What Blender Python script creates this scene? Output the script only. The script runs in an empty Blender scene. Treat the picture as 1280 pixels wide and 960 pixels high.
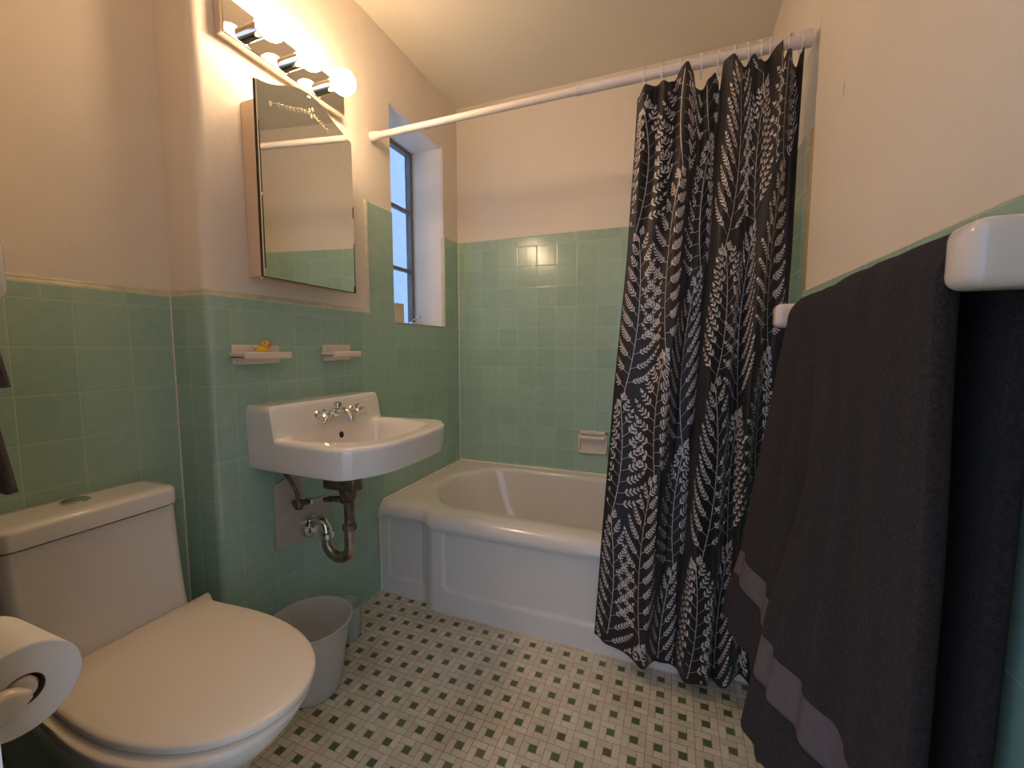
import bpy, bmesh, math, random
from mathutils import Vector, Matrix
random.seed(7)
PI = math.pi
S = bpy.context.scene
C = S.collection
XR, YB, HC = 1.5164, 2.2026, 2.415       # right wall, back wall, ceiling
BUMP = 0.7746                            # where the sink wall steps forward
G0, T = 1.0766, 0.1095                   # a grout level, tile pitch
ZLOW, ZHIGH = 1.231, 1.677               # tops of the two wainscot heights

# ------------------------------------------------------------------ materials
class N:
    """Tiny operator wrapper around a node socket."""
    def __init__(s, nt, sock): s.nt, s.k = nt, sock
    def op(s, kind, *o):
        n = s.nt.nodes.new('ShaderNodeMath'); n.operation = kind
        for i, v in enumerate((s,) + o):
            if isinstance(v, N): s.nt.links.new(v.k, n.inputs[i])
            else: n.inputs[i].default_value = v
        return N(s.nt, n.outputs[0])
    def __add__(s, o): return s.op('ADD', o)
    def __sub__(s, o): return s.op('SUBTRACT', o)
    def __mul__(s, o): return s.op('MULTIPLY', o)
    def __truediv__(s, o): return s.op('DIVIDE', o)
    def abs(s): return s.op('ABSOLUTE')
    def fract(s): return s.op('FRACT')
    def floor(s): return s.op('FLOOR')
    def lt(s, o): return s.op('LESS_THAN', o)
    def gt(s, o): return s.op('GREATER_THAN', o)
    def min(s, o): return s.op('MINIMUM', o)
    def max(s, o): return s.op('MAXIMUM', o)
    def near(s, period): # distance to nearest multiple of period
        return ((s / period + 0.5).fract() - 0.5).abs() * period

def rgb(h):
    h = h.lstrip('#')
    v = [int(h[i:i+2], 16)/255 for i in (0, 2, 4)]
    return tuple(x/12.92 if x <= .04045 else ((x+.055)/1.055)**2.4 for x in v) + (1,)

def new_mat(name):
    m = bpy.data.materials.new(name); m.use_nodes = True
    nt = m.node_tree; nt.nodes.clear()
    out = nt.nodes.new('ShaderNodeOutputMaterial')
    b = nt.nodes.new('ShaderNodeBsdfPrincipled')
    nt.links.new(b.outputs[0], out.inputs[0])
    return m, nt, b, out

def noise(nt, scale, detail=3, coord='Object', rough=.5):
    tc = nt.nodes.new('ShaderNodeTexCoord')
    n = nt.nodes.new('ShaderNodeTexNoise'); n.inputs['Scale'].default_value = scale
    n.inputs['Detail'].default_value = detail; n.inputs['Roughness'].default_value = rough
    nt.links.new(tc.outputs[coord], n.inputs['Vector'])
    return n
def ramp(nt, fac, c0, c1, p0=0., p1=1.):
    r = nt.nodes.new('ShaderNodeValToRGB')
    r.color_ramp.elements[0].color = c0; r.color_ramp.elements[1].color = c1
    r.color_ramp.elements[0].position = p0; r.color_ramp.elements[1].position = p1
    nt.links.new(fac, r.inputs[0]); return r
def bump(nt, b, h, strength, dist=.002):
    n = nt.nodes.new('ShaderNodeBump'); n.inputs['Strength'].default_value = strength
    n.inputs['Distance'].default_value = dist
    nt.links.new(h, n.inputs['Height']); nt.links.new(n.outputs[0], b.inputs['Normal'])

def simple(name, col, rough=.5, metal=0., spec=.5, coat=0., var=.06, vs=6, bmp=None, sheen=0.):
    m, nt, b, _ = new_mat(name)
    n = noise(nt, vs)
    c0 = tuple(max(0, c*(1-var)) for c in col[:3]) + (1,)
    c1 = tuple(min(1, c*(1+var)) for c in col[:3]) + (1,)
    r = ramp(nt, n.outputs['Fac'], c0, c1, .3, .7)
    nt.links.new(r.outputs[0], b.inputs['Base Color'])
    b.inputs['Roughness'].default_value = rough; b.inputs['Metallic'].default_value = metal
    b.inputs['Specular IOR Level'].default_value = spec
    b.inputs['Coat Weight'].default_value = coat
    if coat: b.inputs['Coat Roughness'].default_value = .08
    if sheen:
        b.inputs['Sheen Weight'].default_value = sheen; b.inputs['Sheen Roughness'].default_value = .5
    if bmp:
        n2 = noise(nt, bmp[0], 4); bump(nt, b, n2.outputs['Fac'], bmp[1], bmp[2])
    return m

def tile_mat(name, u0=0., low=True, grout=None):
    """Square glazed wall tile. UV is metres along the wall / height above the floor."""
    m, nt, b, _ = new_mat(name)
    uv = nt.nodes.new('ShaderNodeUVMap'); sep = nt.nodes.new('ShaderNodeSeparateXYZ')
    nt.links.new(uv.outputs[0], sep.inputs[0])
    u = N(nt, sep.outputs[0]) - u0; v = N(nt, sep.outputs[1]) - G0
    cap0 = (1*T if low else 5*T)
    cap1 = (ZHIGH-.0001-G0) if low else 9.
    incap = v.gt(cap0 + .0002)
    if low: # the raised part beside the window carries on with square tiles
        raised = v.gt(ZLOW - G0 + .001)
        incap = incap * (raised * -1. + 1.)
        top = v.gt(5*T + .0002)
        incap = incap.max(top)
    du = u.near(T) * (incap * -1. + 1.) + (u - .03).near(.155) * incap
    edge_dist = (v - cap0).abs() if not low else (v - cap0).abs().min((v - 5*T).abs())
    dv = v.near(T) * (incap * -1. + 1.) + edge_dist * incap
    d = du.min(dv)
    g = d.lt(.0011)
    iu = (u / T).floor(); iv = (v / T).floor()
    cmb = nt.nodes.new('ShaderNodeCombineXYZ')
    nt.links.new(iu.k, cmb.inputs[0]); nt.links.new(iv.k, cmb.inputs[1])
    wn = nt.nodes.new('ShaderNodeTexWhiteNoise'); nt.links.new(cmb.outputs[0], wn.inputs['Vector'])
    r = ramp(nt, wn.outputs['Value'], TILE0, TILE1)
    n = noise(nt, 40, 2)
    mx0 = nt.nodes.new('ShaderNodeMixRGB'); mx0.blend_type = 'OVERLAY'; mx0.inputs[0].default_value = .12
    nt.links.new(r.outputs[0], mx0.inputs[1]); nt.links.new(n.outputs['Fac'], mx0.inputs[2])
    mx = nt.nodes.new('ShaderNodeMixRGB'); nt.links.new(g.k, mx.inputs[0])
    nt.links.new(mx0.outputs[0], mx.inputs[1]); mx.inputs[2].default_value = grout or GROUT
    nt.links.new(mx.outputs[0], b.inputs['Base Color'])
    ro = g * .45 + .19; nt.links.new(ro.k, b.inputs['Roughness'])
    b.inputs['Specular IOR Level'].default_value = .55
    # pillowed edge plus a slight per-tile tilt and glaze ripple
    pil = (d / .004).min(1.)
    n3 = noise(nt, 9, 2)
    h = pil + N(nt, n3.outputs['Fac']) * 1.2
    bump(nt, b, h.k, .25, .0012)
    return m

def floor_mat():
    m, nt, b, _ = new_mat('floor_mosaic')
    geo = nt.nodes.new('ShaderNodeNewGeometry'); sep = nt.nodes.new('ShaderNodeSeparateXYZ')
    nt.links.new(geo.outputs['Position'], sep.inputs[0])
    P = .0628
    X = (N(nt, sep.outputs[0]) - (.301 - P*10.5)) / P; Y = (N(nt, sep.outputs[1]) - (1.3685 - P*40.5)) / P
    x = X.fract() - .5; y = Y.fract() - .5
    a = .178
    w = .013
    ax, ay = x.abs(), y.abs()
    dot = ax.lt(a) * ay.lt(a)
    m_ = ax.max(ay)
    gr = m_.gt(.5 - w)                                  # cell border
    gr = gr.max((m_ - a).abs().lt(w))                   # round the dot
    def seg(c1, at, c2, lo): return (c1 - at).abs().lt(w) * (c2.gt(lo) if lo > 0 else c2.lt(lo))
    gr = gr.max(seg(x, a, y, a)).max(seg(y, -a, x, a)).max(seg(x, -a, y, -a)).max(seg(y, a, x, -a))
    # id for tone variation
    k = y.gt(a) * x.lt(a) + x.gt(a) * y.gt(-a) * 2. + y.lt(-a) * x.gt(-a) * 3.
    cmb = nt.nodes.new('ShaderNodeCombineXYZ')
    nt.links.new(X.floor().k, cmb.inputs[0]); nt.links.new(Y.floor().k, cmb.inputs[1]); nt.links.new(k.k, cmb.inputs[2])
    wn = nt.nodes.new('ShaderNodeTexWhiteNoise'); nt.links.new(cmb.outputs[0], wn.inputs['Vector'])
    white = ramp(nt, wn.outputs['Value'], rgb('#d8ccb2'), rgb('#e9dfc8'))
    green = ramp(nt, wn.outputs['Value'], rgb('#5a6448'), rgb('#6f7a56'))
    m1 = nt.nodes.new('ShaderNodeMixRGB'); nt.links.new(dot.k, m1.inputs[0])
    nt.links.new(white.outputs[0], m1.inputs[1]); nt.links.new(green.outputs[0], m1.inputs[2])
    m2 = nt.nodes.new('ShaderNodeMixRGB'); nt.links.new(gr.k, m2.inputs[0])
    nt.links.new(m1.outputs[0], m2.inputs[1])
    gn = noise(nt, 3.5, 4, rough=.6)
    gcol = ramp(nt, gn.outputs['Fac'], rgb('#8a745c'), rgb('#b6a68c'), .35, .65)
    nt.links.new(gcol.outputs[0], m2.inputs[2])
    # broad dirt patches (worn dirt, shape of its own)
    m3 = nt.nodes.new('ShaderNodeMixRGB'); m3.blend_type = 'MULTIPLY'; m3.inputs[0].default_value = .5
    dr = ramp(nt, gn.outputs['Fac'], rgb('#c9bda6'), rgb('#ffffff'), .3, .55)
    nt.links.new(m2.outputs[0], m3.inputs[1]); nt.links.new(dr.outputs[0], m3.inputs[2])
    nt.links.new(m3.outputs[0], b.inputs['Base Color'])
    b.inputs['Roughness'].default_value = .42
    bump(nt, b, (gr * -1. + 1.).k, .4, .001)
    return m

TILE0, TILE1, GROUT = rgb('#a2c0ac'), rgb('#acc9b4'), rgb('#c6d0b2')
M = {}
def mats():
    M['plaster'] = simple('painted_plaster', rgb('#efe2d0'), .62, var=.03, vs=2.5, bmp=(14, .5, .004))
    M['ceiling'] = simple('ceiling_paint', rgb('#ece2cc'), .7, var=.03, vs=2, bmp=(10, .4, .004))
    M['reveal'] = simple('window_reveal_paint', rgb('#f4e8d8'), .55, var=.03, vs=5, bmp=(20, .4, .003))
    M['tile_left'] = tile_mat('glazed_tile_sink_wall', .84, True, rgb('#bccdb2'))
    M['tile_recess'] = tile_mat('glazed_tile_toilet_wall', .563-T*5, True, rgb('#bccdb2'))
    M['tile_back'] = tile_mat('glazed_tile_back_wall', .0392, False)
    M['tile_right'] = tile_mat('glazed_tile_right_wall', .02, True)
    M['tile_right_high'] = tile_mat('glazed_tile_tub_end', .02, False)
    M['bullnose'] = simple('cream_tile_edge', rgb('#d8d4b4'), .3, spec=.5, var=.1, vs=30)
    M['trim'] = simple('tile_edge_brown', rgb('#9c8660'), .4)
    M['caulk'] = simple('caulk', rgb('#f4ecd8'), .5)
    M['floor'] = floor_mat()
    M['porcelain'] = simple('white_porcelain', rgb('#ece6de'), .12, coat=.5, var=.015, vs=3)
    M['enamel'] = simple('tub_enamel', rgb('#e8e2da'), .18, coat=.35, var=.025, vs=4)
    M['ceramic'] = simple('cream_ceramic', rgb('#ecdccc'), .18, coat=.4, var=.02)
    M['seat'] = simple('seat_plastic', rgb('#f0e4d2'), .3, var=.01)
    M['chrome'] = simple('chrome', (.78, .76, .73, 1), .09, metal=1, var=.05, vs=30)
    M['dull_chrome'] = simple('tarnished_chrome', (.42, .36, .30, 1), .32, metal=1, var=.35, vs=40, bmp=(80, .3, .001))
    M['brass'] = simple('corroded_brass', (.20, .15, .11, 1), .5, metal=.7, var=.5, vs=60, bmp=(90, .5, .002))
    M['polished'] = simple('mirrored_chrome', (.80, .74, .68, 1), .04, metal=1, var=.02)
    M['mirror'] = simple('mirror_silver', (.86, .89, .84, 1), .02, metal=1, var=.02, vs=3)
    M['mirror_edge'] = simple('worn_mirror_edge', rgb('#2e2820'), .5, var=.6, vs=60)
    M['etch'] = simple('etched_glass', rgb('#e6e0b8'), .6, var=.1)
    M['cab'] = simple('cabinet_paint', rgb('#e4c8a8'), .5, var=.05)
    M['rod'] = simple('rod_paint', rgb('#ece0d8'), .35, var=.03, vs=9)
    M['steel'] = simple('painted_steel_sash', rgb('#7c7876'), .5, var=.1, vs=30)
    M['hem'] = simple('curtain_black', rgb('#1b1617'), .55, var=.15, vs=20, bmp=(400, .2, .0006), sheen=.1)
    M['leaf'] = simple('curtain_print', rgb('#d2c6be'), .55, var=.12, vs=30)
    M['towel'] = simple('terry', rgb('#382e2e'), .95, var=.42, vs=260, bmp=(700, 1., .004), sheen=.08, spec=.15)
    M['towel_band'] = simple('towel_band_weave', rgb('#6a5f62'), .8, var=.08, vs=60, bmp=(500, .4, .001), spec=.2)
    M['towel_brown'] = simple('brown_terry', rgb('#6b5550'), .95, var=.2, vs=160, bmp=(700, 1., .004), sheen=.3, spec=.15)
    M['paper'] = simple('toilet_paper', rgb('#f6f0ea'), .9, var=.02, vs=30, bmp=(300, .4, .001), spec=.2)
    M['card'] = simple('cardboard_core', rgb('#6b5646'), .9, var=.1)
    M['plate'] = simple('cover_plate_paint', rgb('#c8b8a6'), .5, var=.08, vs=12)
    M['duck'] = simple('duck_yellow', rgb('#f4c64a'), .35, var=.05)
    M['beak'] = simple('duck_orange', rgb('#e0632a'), .4, var=.05)
    M['dark'] = simple('dark_hole', rgb('#1c100c'), .6)
    M['tan'] = simple('tan_card', rgb('#ecd6b4'), .7, var=.08)
    M['door'] = simple('door_paint', rgb('#e6ddd0'), .5, var=.03)
    # translucent plastic of the bin
    m, nt, b, out = new_mat('frosted_plastic')
    n = noise(nt, 5); r = ramp(nt, n.outputs['Fac'], rgb('#e2ddd4'), rgb('#ece6dc'), .3, .7)
    nt.links.new(r.outputs[0], b.inputs['Base Color']); b.inputs['Roughness'].default_value = .35
    tr = nt.nodes.new('ShaderNodeBsdfTranslucent'); nt.links.new(r.outputs[0], tr.inputs[0])
    tp = nt.nodes.new('ShaderNodeBsdfTransparent')
    a = nt.nodes.new('ShaderNodeMixShader'); a.inputs[0].default_value = .3
    nt.links.new(b.outputs[0], a.inputs[1]); nt.links.new(tr.outputs[0], a.inputs[2])
    c = nt.nodes.new('ShaderNodeMixShader'); c.inputs[0].default_value = .12
    nt.links.new(a.outputs[0], c.inputs[1]); nt.links.new(tp.outputs[0], c.inputs[2])
    nt.links.new(c.outputs[0], out.inputs[0]); M['frost'] = m
    m, nt, b, out = new_mat('clear_plastic')
    b.inputs['Base Color'].default_value = rgb('#c2d0c4'); b.inputs['Roughness'].default_value = .2
    n = noise(nt, 8); r = ramp(nt, n.outputs['Fac'], rgb('#e0e8e0'), rgb('#ecf2ec')); nt.links.new(r.outputs[0], b.inputs['Base Color'])
    tp = nt.nodes.new('ShaderNodeBsdfTransparent'); tp.inputs[0].default_value = (.85, .92, .87, 1)
    c = nt.nodes.new('ShaderNodeMixShader'); c.inputs[0].default_value = .5
    nt.links.new(b.outputs[0], c.inputs[1]); nt.links.new(tp.outputs[0], c.inputs[2])
    nt.links.new(c.outputs[0], out.inputs[0]); M['clearp'] = m
    # window pane
    m, nt, b, out = new_mat('window_pane')
    gl = nt.nodes.new('ShaderNodeBsdfGlossy'); gl.inputs['Roughness'].default_value = .05
    tp = nt.nodes.new('ShaderNodeBsdfTransparent')
    n = noise(nt, 14); r = ramp(nt, n.outputs['Fac'], (.86, .9, .95, 1), (.97, .98, 1, 1)); nt.links.new(r.outputs[0], tp.inputs[0])
    c = nt.nodes.new('ShaderNodeMixShader'); c.inputs[0].default_value = .06
    nt.links.new(tp.outputs[0], c.inputs[1]); nt.links.new(gl.outputs[0], c.inputs[2])
    nt.links.new(c.outputs[0], out.inputs[0]); M['glass'] = m
    # lit bulb
    m, nt, b, out = new_mat('lit_bulb')
    e = nt.nodes.new('ShaderNodeEmission'); e.inputs[0].default_value = BULB_COL; e.inputs[1].default_value = BULB
    n = noise(nt, 3); r = ramp(nt, n.outputs['Fac'], BULB_COL, BULB_COL); nt.links.new(r.outputs[0], e.inputs[0])
    nt.links.new(e.outputs[0], out.inputs[0]); M['bulb'] = m

BULB_COL = (1., .70, .44, 1); BULB = 52.
mats()

# ------------------------------------------------------------------ mesh helpers
class MB:
    def __init__(s): s.v, s.f, s.m, s.uv, s.sm = [], [], [], {}, []
    def quadgrid(s, rows, mat=0, closed=False, smooth=True, flip=False):
        """rows: list of equal-length lists of points"""
        b = len(s.v); n = len(rows[0])
        for r in rows: s.v += [tuple(p) for p in r]
        for i in range(len(rows)-1):
            for j in range(n if closed else n-1):
                k = (j+1) % n
                q = (b+i*n+j, b+i*n+k, b+(i+1)*n+k, b+(i+1)*n+j)
                s.f.append(q[::-1] if flip else q); s.m.append(mat); s.sm.append(smooth)
        return b
    def face(s, pts, mat=0, smooth=False):
        b = len(s.v); s.v += [tuple(p) for p in pts]
        s.f.append(tuple(range(b, b+len(pts)))); s.m.append(mat); s.sm.append(smooth)
    def cap(s, start, n, mat=0, flip=False):
        q = tuple(range(start, start+n)); s.f.append(q[::-1] if flip else q); s.m.append(mat); s.sm.append(False)
    def loops(s, rows, mat=0, cap0=True, cap1=True):
        b = s.quadgrid(rows, mat, closed=True)
        n = len(rows[0])
        if cap0: s.cap(b, n, mat, True)
        if cap1: s.cap(b+(len(rows)-1)*n, n, mat)
    def box(s, x0, x1, y0, y1, z0, z1, mat=0, r=0., seg=3):
        if r <= 0:
            P = [(x, y, z) for z in (z0, z1) for x, y in ((x0, y0), (x1, y0), (x1, y1), (x0, y1))]
            b = len(s.v); s.v += P
            for q in ((0, 3, 2, 1), (4, 5, 6, 7), (0, 1, 5, 4), (1, 2, 6, 5), (2, 3, 7, 6), (3, 0, 4, 7)):
                s.f.append(tuple(b+i for i in q)); s.m.append(mat); s.sm.append(False)
            return
        bm = bmesh.new(); bmesh.ops.create_cube(bm, size=1)
        for v in bm.verts:
            v.co = Vector(((x0+x1)/2+v.co.x*(x1-x0), (y0+y1)/2+v.co.y*(y1-y0), (z0+z1)/2+v.co.z*(z1-z0)))
        bmesh.ops.bevel(bm, geom=bm.edges[:], offset=r, segments=seg, profile=.5, affect='EDGES')
        s.add_bm(bm, mat)
    def add_bm(s, bm, mat=0, smooth=True, mw=None):
        bm.verts.index_update(); b = len(s.v)
        s.v += [tuple((mw @ v.co) if mw else v.co) for v in bm.verts]
        for f in bm.faces:
            s.f.append(tuple(b+v.index for v in f.verts)); s.m.append(mat); s.sm.append(smooth)
        bm.free()
    def tube(s, path, r, n=14, mat=0, caps=True):
        path = [Vector(p) for p in path]
        rs = r if isinstance(r, (list, tuple)) else [r]*len(path)
        rows = []; up = None
        for i, p in enumerate(path):
            d = (path[min(i+1, len(path)-1)] - path[max(i-1, 0)]).normalized()
            if up is None:
                up = Vector((0, 0, 1)) if abs(d.z) < .9 else Vector((1, 0, 0))
            up = (up - d*up.dot(d)).normalized(); sd = d.cross(up)
            rows.append([p + (up*math.cos(a)+sd*math.sin(a))*rs[i] for a in [2*PI*k/n for k in range(n)]])
        s.loops(rows, mat, caps, caps)
    def lathe(s, c, axis, prof, n=32, mat=0, caps=True):
        """prof: list of (radius, distance along axis)"""
        c = Vector(c); a = Vector(axis).normalized()
        u = a.orthogonal().normalized(); w = a.cross(u)
        rows = [[c + a*h + (u*math.cos(t)+w*math.sin(t))*max(r, 1e-5) for t in [2*PI*k/n for k in range(n)]] for r, h in prof]
        s.loops(rows, mat, caps, caps)
    def sphere(s, c, r, mat=0, sc=(1, 1, 1), seg=24):
        bm = bmesh.new(); bmesh.ops.create_uvsphere(bm, u_segments=seg, v_segments=seg//2, radius=r)
        s.add_bm(bm, mat, True, Matrix.Translation(c) @ Matrix.Diagonal((*sc, 1)))
    def prism(s, poly, h0, h1, axis='z', mat=0):
        def P(a, b, h): return {'z': (a, b, h), 'x': (h, a, b), 'y': (a, h, b)}[axis]
        b = len(s.v); n = len(poly)
        s.v += [P(a, c, h0) for a, c in poly] + [P(a, c, h1) for a, c in poly]
        s.f.append(tuple(range(b, b+n))[::-1]); s.m.append(mat); s.sm.append(False)
        s.f.append(tuple(range(b+n, b+2*n))); s.m.append(mat); s.sm.append(False)
        for i in range(n):
            k = (i+1) % n
            s.f.append((b+i, b+k, b+n+k, b+n+i)); s.m.append(mat); s.sm.append(False)
    def build(s, name, mat, parent=None, fix=True, sharp=35, uvf=None, bevel=None, solid=None):
        off = Vector((0, 0, 0)); root = parent
        while root is not None and root.parent is not None: root = root.parent
        if root is not None: off = Vector(root.location)
        me = bpy.data.meshes.new(name)
        me.from_pydata([tuple(Vector(v)-off) for v in s.v], [], s.f)
        for mm in (mat if isinstance(mat, (list, tuple)) else [mat]): me.materials.append(M[mm])
        for p, mi, sm in zip(me.polygons, s.m, s.sm): p.material_index = mi; p.use_smooth = sm
        if fix:
            bm = bmesh.new(); bm.from_mesh(me)
            bmesh.ops.remove_doubles(bm, verts=bm.verts, dist=1e-6)
            bmesh.ops.recalc_face_normals(bm, faces=bm.faces)
            bm.to_mesh(me); bm.free()
        if uvf:
            ul = me.uv_layers.new(name='UVMap')
            for l in me.loops: ul.data[l.index].uv = uvf(Vector(me.vertices[l.vertex_index].co)+off)
        me.set_sharp_from_angle(angle=math.radians(sharp))
        o = bpy.data.objects.new(name, me); C.objects.link(o)
        if parent is not None: o.parent = parent
        if solid:
            md = o.modifiers.new('thick', 'SOLIDIFY'); md.thickness = solid; md.offset = 0
        if bevel:
            md = o.modifiers.new('bevel', 'BEVEL'); md.width = bevel; md.segments = 3; md.limit_method = 'ANGLE'; md.angle_limit = .6
            md.harden_normals = False
        return o

def empty(name, loc, label, cat, group=None):
    o = bpy.data.objects.new(name, None); o.location = loc; o.empty_display_size = .05
    C.objects.link(o); o['label'] = label; o['category'] = cat
    if group: o['group'] = group
    return o
def tag(o, label, cat, group=None):
    o['label'] = label; o['category'] = cat
    if group: o['group'] = group
    return o
def struct(o): o['kind'] = 'structure'; return o
def smooth(t): t = max(0., min(1., t)); return t*t*(3-2*t)
def lerp(a, b, t): return a+(b-a)*t
def interp(tab, t):
    if t <= tab[0][0]: return tab[0][1]
    for (a, x), (b, y) in zip(tab, tab[1:]):
        if t <= b: return x+(y-x)*(t-a)/(b-a)
    return tab[-1][1]
def sinterp(tab, t):
    if t <= tab[0][0]: return tab[0][1]
    for (a, x), (b, y) in zip(tab, tab[1:]):
        if t <= b: return x+(y-x)*smooth((t-a)/(b-a))
    return tab[-1][1]
def rrect(cx, cy, hx, hy, r, n=8):
    """rounded rectangle outline, ccw"""
    r = min(r, hx-1e-4, hy-1e-4); out = []
    for qx, qy, a0 in ((1, 1, 0), (-1, 1, PI/2), (-1, -1, PI), (1, -1, 1.5*PI)):
        for k in range(n+1):
            a = a0+PI/2*k/n
            out.append((cx+qx*(hx-r)+r*math.cos(a), cy+qy*(hy-r)+r*math.sin(a)))
    return out

# ================================================================== SETTING
m = MB(); m.box(-.4, 1.75, -1.45, 2.35, -.08, 0); struct(m.build('floor', 'floor'))
m = MB(); m.box(-.4, 1.75, -.02, 2.35, HC, HC+.08); struct(m.build('ceiling', 'ceiling'))

PL = .007      # plaster sits this far behind the tile face
# left wall (toilet recess, return, sink wall with window opening)
WY0, WY1, WZ0, WZ1, WX = 1.60, 2.05, 1.19, 2.14, -.21
m = MB()
m.box(-.25, -.15-PL, -.0, BUMP+.01, 0, HC)
rr = .025
poly = [(-.235, BUMP+PL), (-PL-rr, BUMP+PL)] + [(-PL-rr+rr*math.sin(a), BUMP+PL+rr-rr*math.cos(a)) for a in [PI/2*k/8 for k in range(1, 9)]] + [(-PL, WY0), (-.235, WY0)]
m.prism(poly, 0, HC)
m.box(-.235, -PL, WY0, WY1, 0, WZ0)
m.box(-.235, -PL, WY0, WY1, WZ1, HC)
m.box(-.235, -PL, WY1, YB+.12, 0, HC)
wl = struct(m.build('wall_left', 'plaster', fix=False))
# slightly cooler painted reveals of the window
m = MB(); e = .0015
m.box(WX-.03, -PL-.012, WY1-e, WY1, WZ0, WZ1); m.box(WX-.03, -PL-.012, WY0, WY0+e, WZ0, WZ1)
m.box(WX-.03, -PL-.012, WY0, WY1, WZ1-e, WZ1); m.box(WX-.03, .002, WY0, WY1, WZ0, WZ0+e)
m.build('window_reveal', 'reveal', wl, fix=False)

m = MB(); m.box(-.36, 1.75, YB+PL, YB+.12, 0, HC); wb = struct(m.build('wall_back', 'plaster', fix=False))
# right wall: room side and tub side, with a soft plaster corner between them
YE = 1.405
m = MB()
poly = [(1.75, -.02), (1.75, YB+.12), (XR+PL+.012, YB+.12), (XR+PL+.012, YE+.012)]
poly += [(XR+PL+.012-.024*math.sin(a)*.5-.0*a, YE+.012-.024*(1-math.cos(a))*.5) for a in [PI/2*k/6 for k in range(1, 7)]]
poly += [(XR+PL, YE-.02), (XR+PL, -.02)]
m.prism(poly, 0, HC); wr = struct(m.build('wall_right', 'plaster', fix=False))
# front wall with the doorway the photo was taken from
m = MB(); FY = .125
m.box(-.25, .70, -.02, FY, 0, HC); m.box(1.46, 1.75, -.02, FY, 0, HC); m.box(.70, 1.46, -.02, FY, 2.05, HC)
wf = struct(m.build('wall_front', 'plaster', fix=False))
m = MB()
m.box(.685, .705, -.03, FY+.012, 0, 2.06); m.box(1.455, 1.475, -.03, FY+.012, 0, 2.06); m.box(.705, 1.455, -.03, FY+.012, 2.04, 2.06)
m.box(.625, .705, FY, FY+.014, 0, 2.12); m.box(.705, 1.455, FY, FY+.014, 2.04, 2.12); m.box(1.455, XR, FY, FY+.014, 0, 2.12)
dr = struct(m.build('door_1', 'door', fix=False))
m = MB(); m.box(1.235, 1.455, -.065, -.03, .01, 2.035, r=.003); m.build('hall_light_blocker', 'door', dr)  # unseen panel added to keep hall light off the near towel-bar post

def sheet(m, path, z0, z1, nrm, r=.007, bead=.006, mat=0, beadmat=1, ends=(False, False)):
    """tile wainscot following a plan path; nrm(i) = outward normal; rounded top edge with a pale bead"""
    pts = [Vector((*p, 0)) for p in path]
    rows = []; top = []; rb = .012 if bead > .004 else r
    for p, n in zip(pts, nrm):
        n = Vector((*n, 0))
        c = [p - n*(r-r*math.cos(a)) + Vector((0, 0, z1-rb+rb*math.sin(a))) for a in [PI/2*k/6 for k in range(7)]]
        rows.append([p+Vector((0, 0, z0)), c[0]]); top.append(c)
    m.quadgrid(rows, mat); m.quadgrid(top, beadmat if bead > .004 else mat)
    if bead:
        rows2 = []
        for p, n in zip(pts, nrm):
            n = Vector((*n, 0)); q = p-n*(r-.0005)
            rows2.append([q+n*.0042+Vector((0, 0, z1-.0015)), q+n*.0030+Vector((0, 0, z1+bead*.6)), q-n*.001+Vector((0, 0, z1+bead))])
        m.quadgrid(rows2, beadmat)

m = MB(); m.prism([(1.184, 1.664), (1.187, 1.650), (1.189, 1.630), (1.1868, 1.645)], XR+PL-.0006, XR+PL+.004, 'x'); m.build('wall_scratch', 'card', wr)
# --- tile wainscots (children of their walls)
arc = [(-rr2+.02*math.sin(a), BUMP+.02-.02*math.cos(a)) for rr2 in (.02,) for a in [PI/2*k/8 for k in range(9)]]
arcn = [(math.sin(a), -math.cos(a)) for a in [PI/2*k/8 for k in range(9)]]
m = MB(); sheet(m, [(-.15, FY), (-.15, BUMP)], 0, ZLOW, [(1, 0)]*2)
m.build('tile_wainscot', ['tile_recess', 'bullnose'], wl, uvf=lambda p: (p.y, p.z))
m = MB(); sheet(m, [(-.15, BUMP)]+arc, 0, ZLOW, [(0, -1)]+arcn)
m.build('tile_return', ['tile_left', 'bullnose'], wl, uvf=lambda p: (.84-.0405+(p.x+.15)*.6, p.z))
m = MB()
YS = 1.436
sheet(m, [(0, BUMP+.02), (0, YS)], 0, ZLOW, [(1, 0)]*2)
sheet(m, [(0, YS), (0, WY0-.004)], 0, ZHIGH, [(1, 0)]*2, bead=0)
sheet(m, [(0, WY0-.004), (0, WY1+.004)], 0, WZ0, [(1, 0)]*2, bead=.001)
sheet(m, [(0, WY1+.004), (0, YB)], 0, ZHIGH, [(1, 0)]*2, bead=0)
# rounded vertical edges of the raised part and of the window opening
def vedge(m, y, s, z0, z1, mat=1, w=.013):
    rows = []
    for k in range(6):
        a = PI/2*k/5
        rows.append([(-.007+.0075*math.cos(a), y-s*w*math.sin(a), z0), (-.007+.0075*math.cos(a), y-s*w*math.sin(a), z1)])
    m.quadgrid(rows, mat)
vedge(m, YS, 1, ZLOW, ZHIGH)
m.box(-.007, 0, YS-.002, YS+.002, ZLOW, ZHIGH-.004, mat=1)
m.quadgrid([[(0, WY0-.004, WZ0), (0, WY0-.004, ZHIGH-.004)], [(-.004, WY0, WZ0), (-.004, WY0, ZHIGH-.004)], [(-.02, WY0+.001, WZ0), (-.02, WY0+.001, ZHIGH-.004)]], 1)
m.quadgrid([[(0, WY1+.004, WZ0), (0, WY1+.004, ZHIGH-.004)], [(-.002, WY1-.004, WZ0), (-.002, WY1-.004, ZHIGH-.004)], [(-.02, WY1-.008, WZ0), (-.02, WY1-.006, ZHIGH-.004)]], 1)
m.build('tile_wainscot', ['tile_left', 'bullnose'], wl, uvf=lambda p: (p.y, p.z))
m = MB(); sheet(m, [(0, YB), (XR, YB)], .30, ZHIGH, [(0, -1)]*2, bead=0)
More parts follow.
